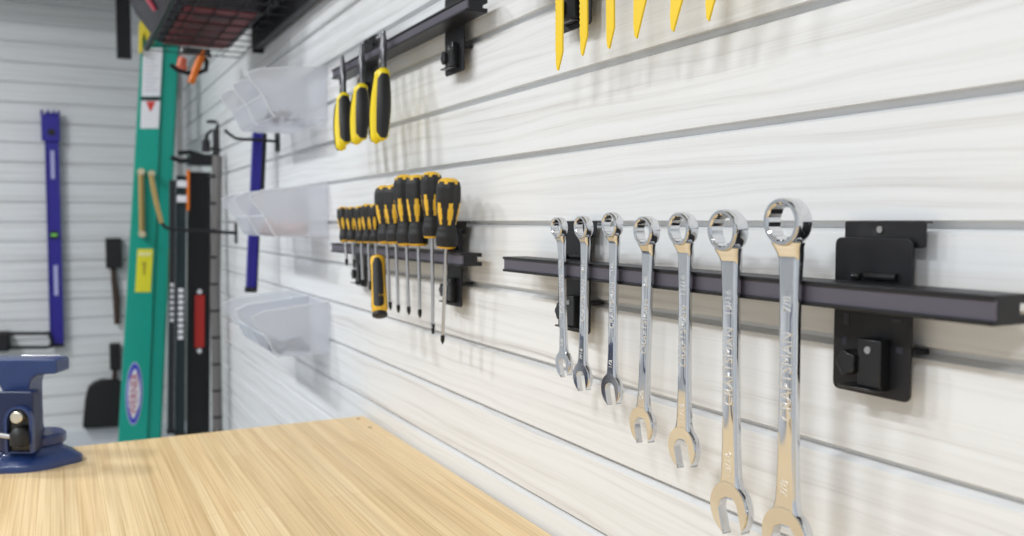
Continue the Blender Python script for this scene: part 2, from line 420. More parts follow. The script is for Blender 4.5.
# ------------------------------------------------------------------ combination wrenches
def wrench(label, px_top, y_top, px_bot, y_tip, size, tilt=0):
    XW = -0.0610
    pt = at(px_top, y_top, X=XW); pb = at(px_bot, y_tip, X=XW)
    L = (pt - pb).length
    lean = math.atan2(pt.y - pb.y, pt.z - pb.z)
    t = thing('combination_wrench', label, 'wrench', pb, 'chrome combination wrenches on the rail', (-lean, 0, 0))
    th = .0130 * L; Rr = .0650 * L; zr = L - Rr; zr = L - Rr
    zb = L - 2.0 * Rr - .026 * L
    def bend(v):
        if v.z > zb:
            d = v.z - zb; rmp = min(d, .032 * L)
            v.x -= .38 * rmp + .05 * max(0, d - .032 * L)
        return v
    # box end
    b = MB(); n = 96; rings = []
    hh = .027 * L
    for r, x in ((Rr * .93, hh), (Rr * .985, hh * .75), (Rr, hh * .35), (Rr, -hh * .35), (Rr * .985, -hh * .75), (Rr * .93, -hh), (-1, -hh), (-2, -hh * .80), (-2, hh * .8), (-1, hh)):
        ring = []
        for k in range(n):
            a = 2 * math.pi * k / n
            if r > 0: q = r
            else:
                # twelve point opening
                u = ((k % 8) / 8.0); star = 1 - abs(u - .5) * 2
                q = Rr * (.70 + .055 * star) if r == -2 else Rr * .80
            ring.append(bend(Vector((x, q * math.cos(a), zr + q * math.sin(a)))))
        rings.append(ring)
    rings.append([v.copy() for v in rings[0]])
    b.loft(rings, caps=False); bmesh.ops.remove_doubles(b.bm, verts=b.bm.verts, dist=1e-7)
    b.build('box_end', chrome, t, smooth=30)
    # shaft: lens-like flat bar with a shallow panel on its face
    b = MB(); rings = []
    z0 = .135 * L; z1 = zr - Rr * .84
    m = 72
    for i in range(m + 1):
        s = i / m; z = z0 + (z1 - z0) * s
        wv = .0315 * L + .010 * L * (abs(s - .5) * 2) ** 3 - .002 * L * s
        e = max(0, (s - .93) / .07); wv += .014 * L * e * e
        e = max(0, (.07 - s) / .07); wv += .016 * L * e * e
        tt = th * (1 + .22 * (abs(s - .5) * 2) ** 4)
        rec = .0007 * max(0, min(1, (s - .24) / .12, (.84 - s) / .12))
        q = wv * .62
        sec = [(-tt * .45, -wv), (-tt * .85, -wv * .90), (-tt, -wv * .74), (-tt + rec, -q), (-tt + rec, 0), (-tt + rec, q), (-tt, wv * .74), (-tt * .85, wv * .90), (-tt * .45, wv),
               (tt * .45, wv), (tt * .85, wv * .9), (tt, wv * .7), (tt, -wv * .7), (tt * .85, -wv * .9), (tt * .45, -wv)]
        rings.append([bend(Vector((x, y, z))) for x, y in sec])
    b.loft(rings); b.build('shaft', chrome, t, smooth=40)
    # open end
    RJ = .0840 * L; sl = .0415 * L; zc = RJ * .98
    ang = R(-15); N = 60
    a_open = math.asin(sl / RJ)
    a0 = -math.pi / 2 + a_open; a1 = 3 * math.pi / 2 - a_open
    path = [(sl, -.93 * RJ), (sl, -.3 * RJ), (sl, .08 * RJ), (sl * .72, .32 * RJ), (0, .40 * RJ), (-sl * .72, .32 * RJ), (-sl, .08 * RJ), (-sl, -.3 * RJ), (-sl, -.93 * RJ)]
    par = [0, .15, .30, .42, .5, .58, .70, .85, 1]
    def inner_at(u):
        for q in range(8):
            if u <= par[q + 1] + 1e-9:
                w_ = (u - par[q]) / (par[q + 1] - par[q]); return (path[q][0] + (path[q + 1][0] - path[q][0]) * w_, path[q][1] + (path[q + 1][1] - path[q][1]) * w_)
    rings = []; TJ = .0165 * L; e = .0045 * L
    for k in range(N + 1):
        u = k / N; a = a0 + (a1 - a0) * u
        O_ = Vector((RJ * math.cos(a), RJ * math.sin(a))); I_ = Vector(inner_at(u)); w_ = O_ - I_
        ln = max(w_.length, 1e-6); w_ = w_ / ln; ee = min(e, ln * .3)
        sec = [(O_, .55), (O_ - w_ * ee, 1), (I_ + w_ * ee * .5, 1), (I_, .85), (I_, -.85), (I_ + w_ * ee * .5, -1), (O_ - w_ * ee, -1), (O_, -.55)]
        rings.append([Vector((-TJ * x, p.x * math.cos(ang) - p.y * math.sin(ang), zc + p.x * math.sin(ang) + p.y * math.cos(ang))) for p, x in sec])
    b = MB(); b.loft(rings); b.build('open_end', chrome, t, smooth=30)
    # neck of the head
    b = MB(); rings = []
    for s in range(9):
        u = s / 8; z = zc + RJ * .35 + u * (z0 + .03 * L - zc - RJ * .35)
        wv = .030 * L * (1 - u) ** 1.5 + .034 * L; tt = .0155 * L * (1 - u) + th * 1.2 * u
        rings.append([Vector((x, y, z)) for x, y in ((-tt * .5, -wv), (-tt, -wv * .8), (-tt, wv * .8), (-tt * .5, wv), (tt * .5, wv), (tt, wv * .8), (tt, -wv * .8), (tt * .5, -wv))])
    b.loft(rings); b.build('neck', chrome, t, smooth=40)
    if size:
        text('maker_lettering', 'CRAFTSMAN', .053 * L, chrome_text, t, (-th + .0006, 0, .52 * L), (0, 0, 1), (0, 1, 0), .0005, sx=.80)
        text('size_mark', size, .036 * L, chrome_text, t, (-th + .0004, 0, .715 * L), (0, 0, 1), (0, 1, 0), .0005)
        text('size_mark', size, .036 * L, chrome_text, t, (-th * 1.03, 0, .215 * L), (0, 0, 1), (0, 1, 0), .0005)
    return t
WR = [('smallest chrome combination wrench, leftmost on the rail', 561, 217, 564.5, 377, '3/8'),
      ('second smallest chrome combination wrench, second from left on the rail', 586, 215.5, 582.5, 391, '7/16'),
      ('chrome combination wrench third from left, right of the rail bracket', 615, 212, 612, 405, '1/2'),
      ('chrome combination wrench in the middle of the row of seven', 650, 216, 642.5, 443, '5/8'),
      ('chrome combination wrench, third from the right end of the row', 686, 212, 684, 468, '11/16'),
      ('large chrome combination wrench, second from the right end of the row', 731.5, 209, 731.5, 534, '13/16'),
      ('largest chrome combination wrench marked 7/8, rightmost on the rail', 792, 197.5, 787, 566, '7/8')]
for a in WR: wrench(*a)

# ------------------------------------------------------------------ screwdrivers
def driver_handle(L, r, parent, name='handle', cap=amber):
    b = MB(); n = 72; m = 64; rings = []
    key = [(0, .60), (.02, .80), (.05, .86), (.16, .90), (.26, .78), (.33, .70), (.42, .80), (.55, .93), (.72, 1.0), (.86, .98), (.94, .88), (.98, .68), (1.0, .42)]
    def prof(t):
        for (a, ra), (c, rc) in zip(key, key[1:]):
            if t <= c:
                u = (t - a) / (c - a); u = u * u * (3 - 2 * u); return ra + (rc - ra) * u
        return key[-1][1]
    for i in range(m + 1):
        t = i / m; rr = prof(t) * r; ring = []
        for k in range(n):
            a = 2 * math.pi * k / n
            lobe = 1 + (.045 * math.cos(6 * a) if t > .4 else 0) * min(1, (t - .4) * 5 if t > .4 else 0)
            ring.append(Vector((rr * lobe * math.cos(a), rr * lobe * math.sin(a), t * L)))
        rings.append(ring)
    b.loft(rings)
    b.bm.faces.ensure_lookup_table()
    for f in b.bm.faces:
        c = f.calc_center_median(); t = c.z / L; a = math.atan2(c.y, c.x); cc = math.cos(6 * a)
        y = False
        if t < .025 or t > .955: y = True
        elif .34 < t < .66:
            wd = .25 if .42 < t < .58 else .62
            y = cc > wd
        if t > .92 and cc < -.3: y = True
        f.material_index = 1 if y else 0
    return b.build(name, [rubber, cap], parent, smooth=60)
def screwdriver(label, top, bot_y, tip, r, phillips=True, group='screwdrivers on the magnetic rail', Xtop=-.062, Xtip=-.062, cap=amber):
    pt = at(top[0], top[1], X=Xtop); pp = at(tip[0], tip[1], X=Xtip)
    d = (pt - pp); Lt = d.length
    fr = (bot_y - top[1]) / (tip[1] - top[1]); LH = Lt * fr; LS = Lt - LH
    t = thing('screwdriver', label, 'screwdriver', pp, group)
    t.rotation_euler = d.to_track_quat('Z', 'Y').to_euler()
    h = driver_handle(LH, r, t, cap=cap); h.location = (0, 0, LS); h.rotation_euler = (0, 0, random.uniform(0, 1))
    rs = .0030 if r > .013 else .0022
    b = MB(); b.cyl((0, 0, .010), (0, 0, LS + .01), rs); b.build('shank', steel, t)
    b = MB()
    if phillips:
        b.lathe([(.0008, 0), (rs * .6, .002), (rs * 1.15, .006), (rs * 1.2, .014), (rs * .95, .016)], 12)
    else:
        b.loft([[Vector((x * .0008, y * rs * 1.2, 0)) for x, y in ((-1, -1), (1, -1), (1, 1), (-1, 1))], [Vector((x * rs * .6, y * rs * 1.4, .010)) for x, y in ((-1, -1), (1, -1), (1, 1), (-1, 1))], [Vector((x * rs * .9, y * rs * .9, .018)) for x, y in ((-1, -1), (1, -1), (1, 1), (-1, 1))]])
    b.build('tip', black_tip, t, smooth=50)
    return t
BIG = [('large yellow and black screwdriver, leftmost large one, behind the short handle', (384, 186), 244, (390.5, 310)),
       ('large yellow and black screwdriver, second of the large ones from left', (394, 185), 244, (398.5, 313)),
       ('large yellow and black screwdriver, third of the large ones from left', (404.5, 175), 246, (409, 315)),
       ('large yellow and black screwdriver, third of the large ones from right', (417, 175), 246, (420, 318)),
       ('large yellow and black screwdriver hung highest, second from right', (431.5, 172), 238, (433, 334)),
       ('large yellow and black screwdriver with the longest reach, rightmost', (449, 178), 247, (442.5, 344))]
for i, (l, a, bz, c) in enumerate(BIG): screwdriver(l, a, bz, c, .0200 if i != 4 else .0180, i != 4)
SM = [('small yellow and black screwdriver, leftmost on its rail', (342.5, 207), 242, (347, 266)),
      ('small yellow and black screwdriver, second from left on its rail', (351, 207), 242, (354, 268)),
      ('small yellow and black screwdriver, middle of the five small ones', (360, 206), 243, (363, 287)),
      ('small yellow and black screwdriver, fourth from left on its rail', (367, 204), 243, (370, 290)),
      ('small yellow and black screwdriver, rightmost of the five small ones', (375, 204), 243, (376.5, 270))]
for i, (l, a, bz, c) in enumerate(SM): screwdriver(l, a, bz, c, .0136, i % 2 == 0)

# short ratchet handle without a shank
p0 = at(380, 316, X=-.085); p1 = at(377.5, 256, X=-.072); hl = (p1 - p0).length
t = thing('bit_driver_handle', 'short yellow driver handle with black centre strip hanging below the screwdrivers', 'screwdriver handle', p0)
t.rotation_euler = (p1 - p0).to_track_quat('Z', 'Y').to_euler()
def hprof(zs, sc=1.0, n=28, e=.0):
    return [[Vector((r * sc * math.cos(2 * math.pi * k / n), r * sc * math.sin(2 * math.pi * k / n), z)) for k in range(n)] for r, z in zs]
b = MB(); b.loft(hprof([(.0125, .06 * hl), (.0150, .09 * hl), (.0152, .3 * hl), (.0135, .55 * hl), (.0135, .75 * hl), (.0145, .90 * hl), (.0138, .97 * hl), (.010, hl)])); b.build('grip', amber, t)
b = MB()
for ang in (200, 320, 80):
    rings = []
    for z, w_ in ((.12, .5), (.16, 1), (.5, 1.15), (.84, 1), (.93, .5)):
        zz = z * hl; rr = .0158 if z < .4 else .0148
        ring = []
        for s in (-1, -.5, 0, .5, 1):
            a = R(ang + s * 38 * w_); ring.append(Vector((rr * math.cos(a), rr * math.sin(a), zz)))
        for s in (1, .5, 0, -.5, -1):
            a = R(ang + s * 38 * w_); ring.append(Vector((.0115 * math.cos(a), .0115 * math.sin(a), zz)))
        rings.append(ring)
    b.loft(rings)
b.build('grip_panel', rubber, t, smooth=50)
b = MB(); b.loft(hprof([(.011, -.002), (.0145, 0), (.0148, .03 * hl), (.0125, .065 * hl)])); b.loft(hprof([(.0115, .955 * hl), (.0132, .965 * hl), (.0132, .985 * hl)])); pieces(b, 'end_cap', rubber, t)

# ------------------------------------------------------------------ pliers
def pliers(label, jx, jy, hx, hy_top, hy_bot, k):
    XP = -.071
    pj = at(jx, jy, X=-.068); pb = at(hx, hy_bot, X=-.085)
    d = pj - pb; L = d.length
    t = thing('pliers', label, 'pliers', pb, 'yellow and black pliers on the upper rail', (0, 0, 0))
    # keep the flat of the pliers parallel to the wall
    zax = d.normalized(); xax = Vector((1, 0, 0)); xax = (xax - zax * xax.dot(zax)).normalized(); yax = zax.cross(xax)
    t.rotation_euler = Matrix((xax, yax, zax)).transposed().to_euler()
    fr = (hy_bot - hy_top) / (hy_bot - jy); LH = L * fr; piv = LH + .18 * (L - LH)
    if k == 1: jl = 1.0
    for s in (-1, 1):
        # steel half: shank, pivot cheek and jaw
        b = MB(); rings = []
        prof = [(-.15, s * .0085, .004, .0040), (.0, s * .0075, .0055, .0045), (.22, s * .004, .0085, .0050), (.42, s * .0045, .0085, .0055), (.60, s * .0046, .0046, .0048), (.8, s * .0036, .0034, .0040), (1.0, s * .0020, .0018, .0022)]
        for u, cy, wy, wx in prof:
            z = LH + u * (L - LH)
            rings.append([Vector((wx * x, cy + wy * y, z)) for x, y in ((-1, -.6), (-.6, -1), (.6, -1), (1, -.6), (1, .6), (.6, 1), (-.6, 1), (-1, .6))])
        b.loft(rings); b.build('jaw', dark_steel, t, smooth=50)
        # handle: bowed arm, dipped yellow with a black outer grip
        def arm(u): return s * (.0085 + .0135 * math.sin(min(1, (1 - u) * 1.15) * math.pi * .62) - .003 * (1 - u))
        b = MB(); rings = []; n = 20; m = 22
        for i in range(m + 1):
            u = i / m; z = LH * (u * .99); rr = .0088 + .0034 * math.sin(math.pi * min(1, max(0, u))) ; e = 1
            if u < .06: e = math.sqrt(max(.02, 1 - (1 - u / .06) ** 2))
            if u > .95: rr *= 1.0; e = 1.10 if u < .99 else .8
            rings.append([Vector((rr * 1.12 * e * math.cos(2 * math.pi * q / n), arm(u) + rr * .95 * e * math.sin(2 * math.pi * q / n), z)) for q in range(n)])
        b.loft(rings); h = b.build('handle', yellow, t, smooth=60)
        b = MB(); rings = []
        for i in range(m + 1):
            u = .035 + .87 * i / m; z = LH * u; rr = .0088 + .0034 * math.sin(math.pi * u)
            w_ = 1 if .06 < i / m < .95 else .7
            if i in (0, m): w_ = .4
            ring = []
            for q in range(9):
                a = R(-78 + 156 * q / 8) * w_
                ring.append(Vector((rr * 1.2 * math.sin(a) - .0012, arm(u) + s * (rr * .95 + .0016) * math.cos(a), z)))
            for q in range(8, -1, -1):
                a = R(-78 + 156 * q / 8) * w_
                ring.append(Vector((rr * .9 * math.sin(a), arm(u) + s * rr * .7 * math.cos(a), z)))
            rings.append(ring)
        b.loft(rings); b.build('grip_inlay', rubber, h, smooth=60)
    b = MB(); b.cyl((-.0068, 0, piv), (.0062, 0, piv), .0058); b.build('pivot', steel, t, bevel=.0006)
    return t
pliers('yellow and black pliers with short jaws, left of the three', 342.5, 56, 343.5, 95, 148, 0)
pliers('yellow and black pliers in the middle of the three', 362, 44, 359, 85, 143, 1)
pliers('biggest yellow and black long nose pliers, right of the three', 384, 31, 379, 69, 142.5, 2)

# ------------------------------------------------------------------ yellow pointed blades, top edge
def blade(label, tip, xs, ys, serr, w):
    """xs: pixel x of the blade centre at the top of the picture"""
    XB = -.060
    tp = at(*tip, X=XB); up = at(xs, ys, X=XB)
    top_z = ZR2 + .055
    d = (up - tp); d = d / d.z
    t = thing('pointed_blade', label, 'blade', tp, 'yellow pointed blades at the top edge')
    H = top_z - tp.z
    c = lambda z: d.y * z
    prof = []
    pt = .035 if w > .02 else .022
    left = [(-0.0, 0)]
    # +y is the far side (left in the picture): straight edge; -y slants to the tip
    far = [(w * .12, pt * .10), (w * .22, pt * .5)]
    n = 14
    if serr:
        for k in range(n):
            z = pt * 1.1 + k * .0065; far += [(w * .22, z), (w * .22 + .0018, z + .003)]
    far += [(w * .24, H)]
    near = [(-w * .80, H), (-w * .78, pt * 1.25), (-w * .70, pt * 1.05), (-w * .05, 0)] if w > .02 else [(-w * .76, H), (-w * .70, pt), (-w * .08, 0)]
    pts = [(y + c(z), z) for y, z in far + near]
    b = MB(); b.prism(pts, lambda a, z, tt: Vector((tt, a, z)), -.0012, .0012); b.build('blade', blade_yellow, t, smooth=0, bevel=.0004)
    b = MB(); rings = []
    for u, rw in ((0, .7), (.1, 1), (.5, .9), (.9, 1.05), (1, .7)):
        z = H - .005 + u * .10
        rings.append([Vector((.008 * rw * math.cos(a), c(z) + .012 * rw * math.sin(a), z)) for a in [2 * math.pi * k / 20 for k in range(20)]])
    b.loft(rings); b.build('handle', rubber, t)
BL = [('yellow serrated pointed blade, leftmost at the top edge', (558, 71), 558, 0, True, .0175),
      ('yellow serrated pointed blade just right of the black bracket', (582.5, 56), 582.3, 0, True, .0165),
      ('narrow plain yellow pointed blade, third from left at the top edge', (609, 49), 608.5, 0, False, .0165),
      ('wide yellow blade with slanted tip, fourth from left at the top edge', (636.5, 39), 637, 0, False, .0235),
      ('wide yellow blade with slanted tip, fifth from left at the top edge', (673, 32), 674.5, 0, False, .0235),
      ('shortest showing yellow blade tip, rightmost at the top edge', (708.5, 21.5), 709.5, 0, False, .0215)]
for a in BL: blade(*a)

# ------------------------------------------------------------------ clear wall bins
def make_bin():
    W = .200; t = thing('storage_bin', None, 'bin')
    th = .0022
    # side profile in (x, z): wall side x=0 ; front x negative
    side = [(-.004, 0), (-.135, 0), (-.144, .010), (-.164, .052), (-.178, .070), (-.192, .085), (-.200, .103), (-.170, .116), (-.004, .134)]
    f = lambda a, z, tt: Vector((a, tt, z))
    b = MB()
    b.prism(side, f, 0, th); b.prism(side, f, W - th, W)
    b.box(-.137, -.004, th, W - th, 0, th)
    b.box(-.006, -.004, th, W - th, th, .134)
    fr = [(-.135, 0), (-.144, .010), (-.164, .052), (-.162, .052), (-.1415, .011), (-.1335, th)]
    b.prism(fr, f, th, W - th)
    o = b.build('body', BIN, t, smooth=0)
    b = MB()
    rim = [(-.200, .103), (-.192, .085), (-.178, .070), (-.164, .052), (-.144, .010), (-.135, 0)]
    for y in (-.0008, W + .0008): b.tube([(-.004, y, .134)] + [(x, y, z) for x, z in [(-.170, .116)] + rim], .0022, 6)
    b.tube([(-.164, 0, .052), (-.164, W, .052)], .0022, 6)
    b.build('rim', BIN_EDGE, t)
    b = MB(); b.box(-.004, .004, .02, W - .02, .112, .122); b.build('hanging_lip', BIN, t)
    return t
proto = make_bin()
rows = [(.2585, 'top'), (-.040, 'middle'), (-.3420, 'bottom')]
Y0 = 2.205
first = True
for z, nm in rows:
    for j in range(2):
        o = proto if first else copy_tree(proto)
        first = False
        o.location = (0, Y0 + j * .212, EYE.z + z); o['group'] = 'clear plastic bins on the slat wall'
        o['label'] = 'clear frosted plastic bin in the %s row, %s' % (nm, 'nearer the screwdrivers' if j == 0 else 'farther, nearer the ladder')
def contents(label, m, y, z, n, r, seed, xc=-.09):
    random.seed(seed); b = MB()
    for k in range(n):
        cx = xc + random.uniform(-.045, .045); cy = y + random.uniform(.03, .16); q = random.uniform(.5, 1) * r
        cz = z + .0035 + q * (1 + .9 * random.random() * (k / n))
        bmesh.ops.create_icosphere(b.bm, subdivisions=1, radius=q, matrix=Matrix.Translation((cx, cy, cz)) @ Matrix.Rotation(random.random() * 3, 4, 'X') @ Matrix.Diagonal((1, 1.5, 1, 1)))
    o = b.build('small_parts', m, smooth=20); tag(o, label, 'small parts', kind='stuff')
contents('pile of pinkish small parts inside the nearer middle bin', content_m, Y0, EYE.z - .040, 36, .016, 3)
contents('dark small parts lying in the nearer top bin', content_d, Y0, EYE.z + .2585, 22, .009, 4)
contents('dark small parts lying in the nearer bottom bin', content_d, Y0, EYE.z - .342, 34, .012, 5)

# ------------------------------------------------------------------ spirit levels
def level(name, label, loc, L, wd, dp, m, printm=None, vials=(.5,), rot=(0, 0, 0), cat='spirit level', topblock=False, grp=None):
    """bar standing along z, wide face towards -y"""
    t = thing(name, label, cat, loc, grp, rot)
    h = wd / 2; fl = wd * .12
    prof = [(-h, -dp / 2), (-h + fl, -dp / 2), (-h + fl, -dp / 4), (h - fl, -dp / 4), (h - fl, -dp / 2), (h, -dp / 2), (h, dp / 2), (h - fl, dp / 2), (h - fl, dp / 4), (-h + fl, dp / 4), (-h + fl, dp / 2), (-h, dp / 2)]
    b = MB(); b.prism(prof, lambda a, c, tt: Vector((a, c, tt)), 0, L); b.build('bar', m, t, bevel=.0008)
    b = MB(); b.box(-h - .002, h + .002, -dp / 2 - .002, dp / 2 + .002, -.004, .012); pieces(b, 'end_cap', rubber, t, bevel=.001)
    for v in vials:
        b = MB(); b.box(-h * .55, h * .55, -dp / 2 - .001, dp / 2 + .001, L * v - h * .6, L * v + h * .6); f_ = b.build('vial_frame', black_gloss if m is not black else red, t, bevel=.001)
        b = MB(); b.cyl((-h * .45, -dp / 2 - .002, L * v), (h * .45, -dp / 2 - .002, L * v), h * .25, n=12); b.build('vial', vial, f_)
    return t
# long blue level on the back wall
pA = at(51, 113, Y=YB - .05); pB = at(57, 346, Y=YB - .05)
Lb = (pA - pB).length; lean = math.atan2(pA.x - pB.x, pA.z - pB.z)
wpx = (at(61, 250, Y=YB - .05).x - at(47, 250, Y=YB - .05).x)
t = level('spirit_level', 'long blue spirit level hanging upright on the back slat wall', (pB.x, YB - .05, pB.z), Lb, wpx, .028, blue, vials=(.48,), rot=(0, lean, 0))
b = MB(); b.box(-wpx * .72, wpx * .60, -.024, .016, Lb - .145, Lb - .012)
for s in (-.66, -.2, .2, .54): b.box(wpx * s - .006, wpx * s + .006, -.022, .014, Lb - .012, Lb + .012)
b.build('top_clamp', blue, t, bevel=.003)
b = MB(); b.cyl((0, -.0245, Lb - .10), (0, -.026, Lb - .10), .018); b.build('hanging_hole', black, t)
b = MB(); b.box(-wpx * .12, wpx * .16, -.0155, -.0145, Lb * .72, Lb * .84); b.box(-wpx * .10, wpx * .20, -.0155, -.0145, Lb * .22, Lb * .35); pieces(b, 'printed_label', pale_blue, t)
b = MB(); b.box(-.01, .01, .014, .0495, Lb - .06, Lb - .04); b.build('hanger', black, t)
# short blue level on the right wall
pA = at(257.5, 133, Y=2.80); pB = at(250.5, 291, Y=2.80)
Ls = (pA - pB).length; lean = math.atan2(pA.x - pB.x, pA.z - pB.z)
ws = at(260, 200, Y=2.8).x - at(251, 200, Y=2.8).x
t = level('spirit_level', 'short blue spirit level hanging on a hook beyond the clear bins', (pB.x, 2.80, pB.z), Ls, ws, .026, blue, vials=(.42,), rot=(0, lean, 0))
b = MB(); b.box(ws * .5, ws * .95, -.016, .012, Ls * .62, Ls * 1.0); b.box(ws * .55, ws * .7, -.01, .0, 0, Ls * .62); pieces(b, 'hanging_bar', black, t, bevel=.001)
hk = [at(225, 130, Y=2.77), at(229, 134, Y=2.77), at(236, 138.5, Y=2.77), at(246, 139.5, Y=2.77), at(262, 140, Y=2.77)]
hk.append(Vector((-.004, 2.77, hk[-1].z - .003)))
t = thing('wall_hook', 'thin black wall hook above the short blue level', 'hook', hk[-1])
b = MB(); b.tube([h - hk[-1] for h in hk], .0045, 8); b.build('prong', black, t)
b = MB(); b.box(-.004, .002, -.02, .02, -.03, .03); b.build('back_plate', black, t, bevel=.001)

# ------------------------------------------------------------------ hanging black levels and pole beyond the ladder
YL = 3.95
def hang(px0, px1, pyt, pyb, bx=0):
    a = at((px0 + px1) / 2, pyt, Y=YL + bx); c = at((px0 + px1) / 2 + 0, pyb, Y=YL + bx); w_ = at(px1, 300, Y=YL + bx).x - at(px0, 300, Y=YL + bx).x
    return a, c, w_
a, c, w_ = hang(188, 210.5, 172, 434)
xb = at(198, 434, Y=YL).x; lean = math.atan2(a.x - xb, a.z - c.z)
L3 = a.z - c.z
t = level('spirit_level', 'wide black spirit level with a red grip hanging upright', (xb, YL, c.z), L3, w_, .03, black, vials=(), rot=(0, lean, 0))
b = MB(); b.box(-w_ * .20, w_ * .24, -.019, -.014, L3 * .335, L3 * .535); b.build('red_grip', mat('grip_red', (0.42, 0.02, 0.015), .5), t, bevel=.002)
b = MB(); 
for q in (.322, .548): b.cyl((w_ * .02, -.012, L3 * q), (w_ * .02, -.018, L3 * q), .010, n=12)
pieces(b, 'rivet', white, t)
a, c, w2 = hang(176.5, 186, 176, 432)
xb = at(179.5, 432, Y=YL).x; lean = math.atan2(a.x - xb, a.z - c.z)
t = level('spirit_level', 'narrow dark spirit level with white lettering beside the wide black one', (xb - .004, YL - .034, c.z), a.z - c.z, w2 * 1.0, .03, mat('dark_teal_metal', (.02, .035, .04), .35, .4), vials=(), rot=(0, lean, 0))
b = MB()
for q in range(9): b.box(-w2 * .3, w2 * .25, -.0225, -.0205, L3 * (.36 + .022 * q), L3 * (.36 + .022 * q) + .016)
b.build('white_lettering', white, t)
b = MB(); b.box(-w2 * .5, w2 * .5, -.023, -.02, L3 * .925, L3 * .95); b.box(-w2 * .5, w2 * .5, -.023, -.02, L3 * .87, L3 * .895); pieces(b, 'white_band', white, t)
b = MB(); b.box(w2 * .52, w2 * .80, -.022, .0, L3 * .84, L3 * .99); b.build('orange_end', orange, t)
a, c, w3 = hang(169.5, 175.5, 180, 432)
xb = at(170.5, 432, Y=YL).x; lean = math.atan2(a.x - xb, a.z - c.z)
t = level('straight_edge', 'thin dark straight edge nearest the green ladder', (xb, YL, c.z), a.z - c.z, w3, .03, mat('dark_grey_metal', (.05, .055, .06), .35, .5), vials=(), rot=(0, lean, 0), cat='straight edge')
b = MB()
for q in range(7): b.box(-w3 * .3, w3 * .3, -.0165, -.0155, L3 * (.42 + .022 * q), L3 * (.42 + .022 * q) + .014)
b.build('white_lettering', white, t)
pa = at(217.3, 156, Y=3.72); pb = at(217.6, 432, Y=3.72)
t = thing('pole', 'grey metal pole hanging closest to the right wall', 'pole', pb)
b = MB(); b.tube([(0, 0, 0), (0, 0, (pa - pb).z * .5), (pa.x - pb.x, 0, pa.z - pb.z)], .020, 14); b.build('tube', grey_pole_m, t)
b = MB()
for q in range(12): b.lathe([(.0202, .06 + q * .11), (.0208, .062 + q * .11), (.0208, .068 + q * .11), (.0202, .07 + q * .11)], 14)
pieces(b, 'ring', black, t)
b = MB(); b.cyl((0, 0, -.012), (0, 0, .01), .0215); pieces(b, 'end_cap', rubber, t)
# multi-prong hook rack that carries them
q0 = at(216, 163, Y=YL - .05)
t = thing('hook_rack', 'black prong rack on the right wall carrying the hanging levels', 'rack', (0, YL - .05, q0.z))
def rel(px, py, y=YL - .05): return at(px, py, Y=y) - t.location
b = MB(); b.tube([(-.002, 0, 0), rel(200, 160), rel(180, 161), rel(171, 157)], .011, 10)
b.tube([(-.002, .09, .02), rel(190, 152, YL + .04), rel(178, 153, YL + .04)], .010, 10)
b.build('prong', black, t)
b = MB(); x0 = rel(218, 160).x; x1 = rel(190, 160).x; b.box(x1, -.002, -.01, .10, -.01, .035); b.build('block', black, t, bevel=.004)
for (px, ya, yb_) in ((206, 132, 152), (217, 122, 160)):
    b = MB(); A = rel(px, yb_); B_ = rel(px, ya + 8); D = rel(px + 6, ya - 2); b.tube([A, B_], .018, 10); b.tube([B_, rel(px + 1.5, ya + 2), D], [.010, .007, .005], 8); b.build('upright', black, t)
# long single hook lower down
YH = 3.52
t = thing('wall_hook', 'long black wall hook reaching out towards the green ladder', 'hook', (0, YH, at(236, 233, Y=YH).z))
def rel(px, py): return at(px, py, Y=YH) - t.location
b = MB(); b.tube([(-.002, 0, rel(236, 233).z), rel(236, 233), rel(200, 231), rel(172, 229.5), rel(165, 227), rel(161, 222)], .0068, 10); b.build('prong', black, t)
b = MB(); b.tube([rel(161.5, 223), rel(157, 206), rel(152.5, 184), rel(151, 175)], [.008, .0095, .0095, .008], 10); b.build('brass_coloured_tip', brass, t)
b = MB(); b.box(-.005, .002, -.02, .02, -.04, .04); b.build('back_plate', black, t, bevel=.001)

# ------------------------------------------------------------------ green ladder
YG = 4.30
zt = at(150, 44, Y=YG).z; zl = at(140, 436, Y=YG).z
def edge(pt_, pb_):
    xt = at(pt_, 44, Y=YG).x; xb_ = at(pb_, 436, Y=YG).x
    return lambda z: xb_ + (xt - xb_) * (z - zl) / (zt - zl)
eL, eM, eR = edge(141.5, 118.5), edge(163, 147.5), edge(178, 160.5)
ladder = thing('step_ladder', 'tall green folded step ladder with white and yellow labels', 'ladder', (eM(0), YG + .2, 0))
O = ladder.location.copy()
def lrail(name, xa, xb_, y0, th, m, flange, top):
    b = MB()
    def sec(z, a0, a1, y_0, y_1):
        return [Vector((xa(z) * (1 - a0) + xb_(z) * a0, y_0, z)) - O, Vector((xa(z) * (1 - a1) + xb_(z) * a1, y_0, z)) - O, Vector((xa(z) * (1 - a1) + xb_(z) * a1, y_1, z)) - O, Vector((xa(z) * (1 - a0) + xb_(z) * a0, y_1, z)) - O]
    b.loft([sec(0.02, 0, 1, y0, y0 + .005), sec(top, 0, 1, y0, y0 + .005)])
    for a0, a1 in ((0, .05), (.95, 1)): b.loft([sec(0.02, a0, a1, y0 + .005, y0 + flange), sec(top, a0, a1, y0 + .005, y0 + flange)])
    r = b.build(name, m, ladder, smooth=0, bevel=.002)
    b = MB(); b.loft([sec(0, -.05, 1.05, y0 - .006, y0 + flange + .006), sec(.07, -.05, 1.05, y0 - .006, y0 + flange + .006)]); b.build('rubber_foot', rubber, r, smooth=0, bevel=.003)
    return r
top = zt + .01
fr = lrail('front_rail', eL, eM, YG, .03, green, .03, top)
lrail('rear_rail', lambda z: eM(z) + .003, eR, YG + .012, .03, green_dark, .03, top)
SK = .055
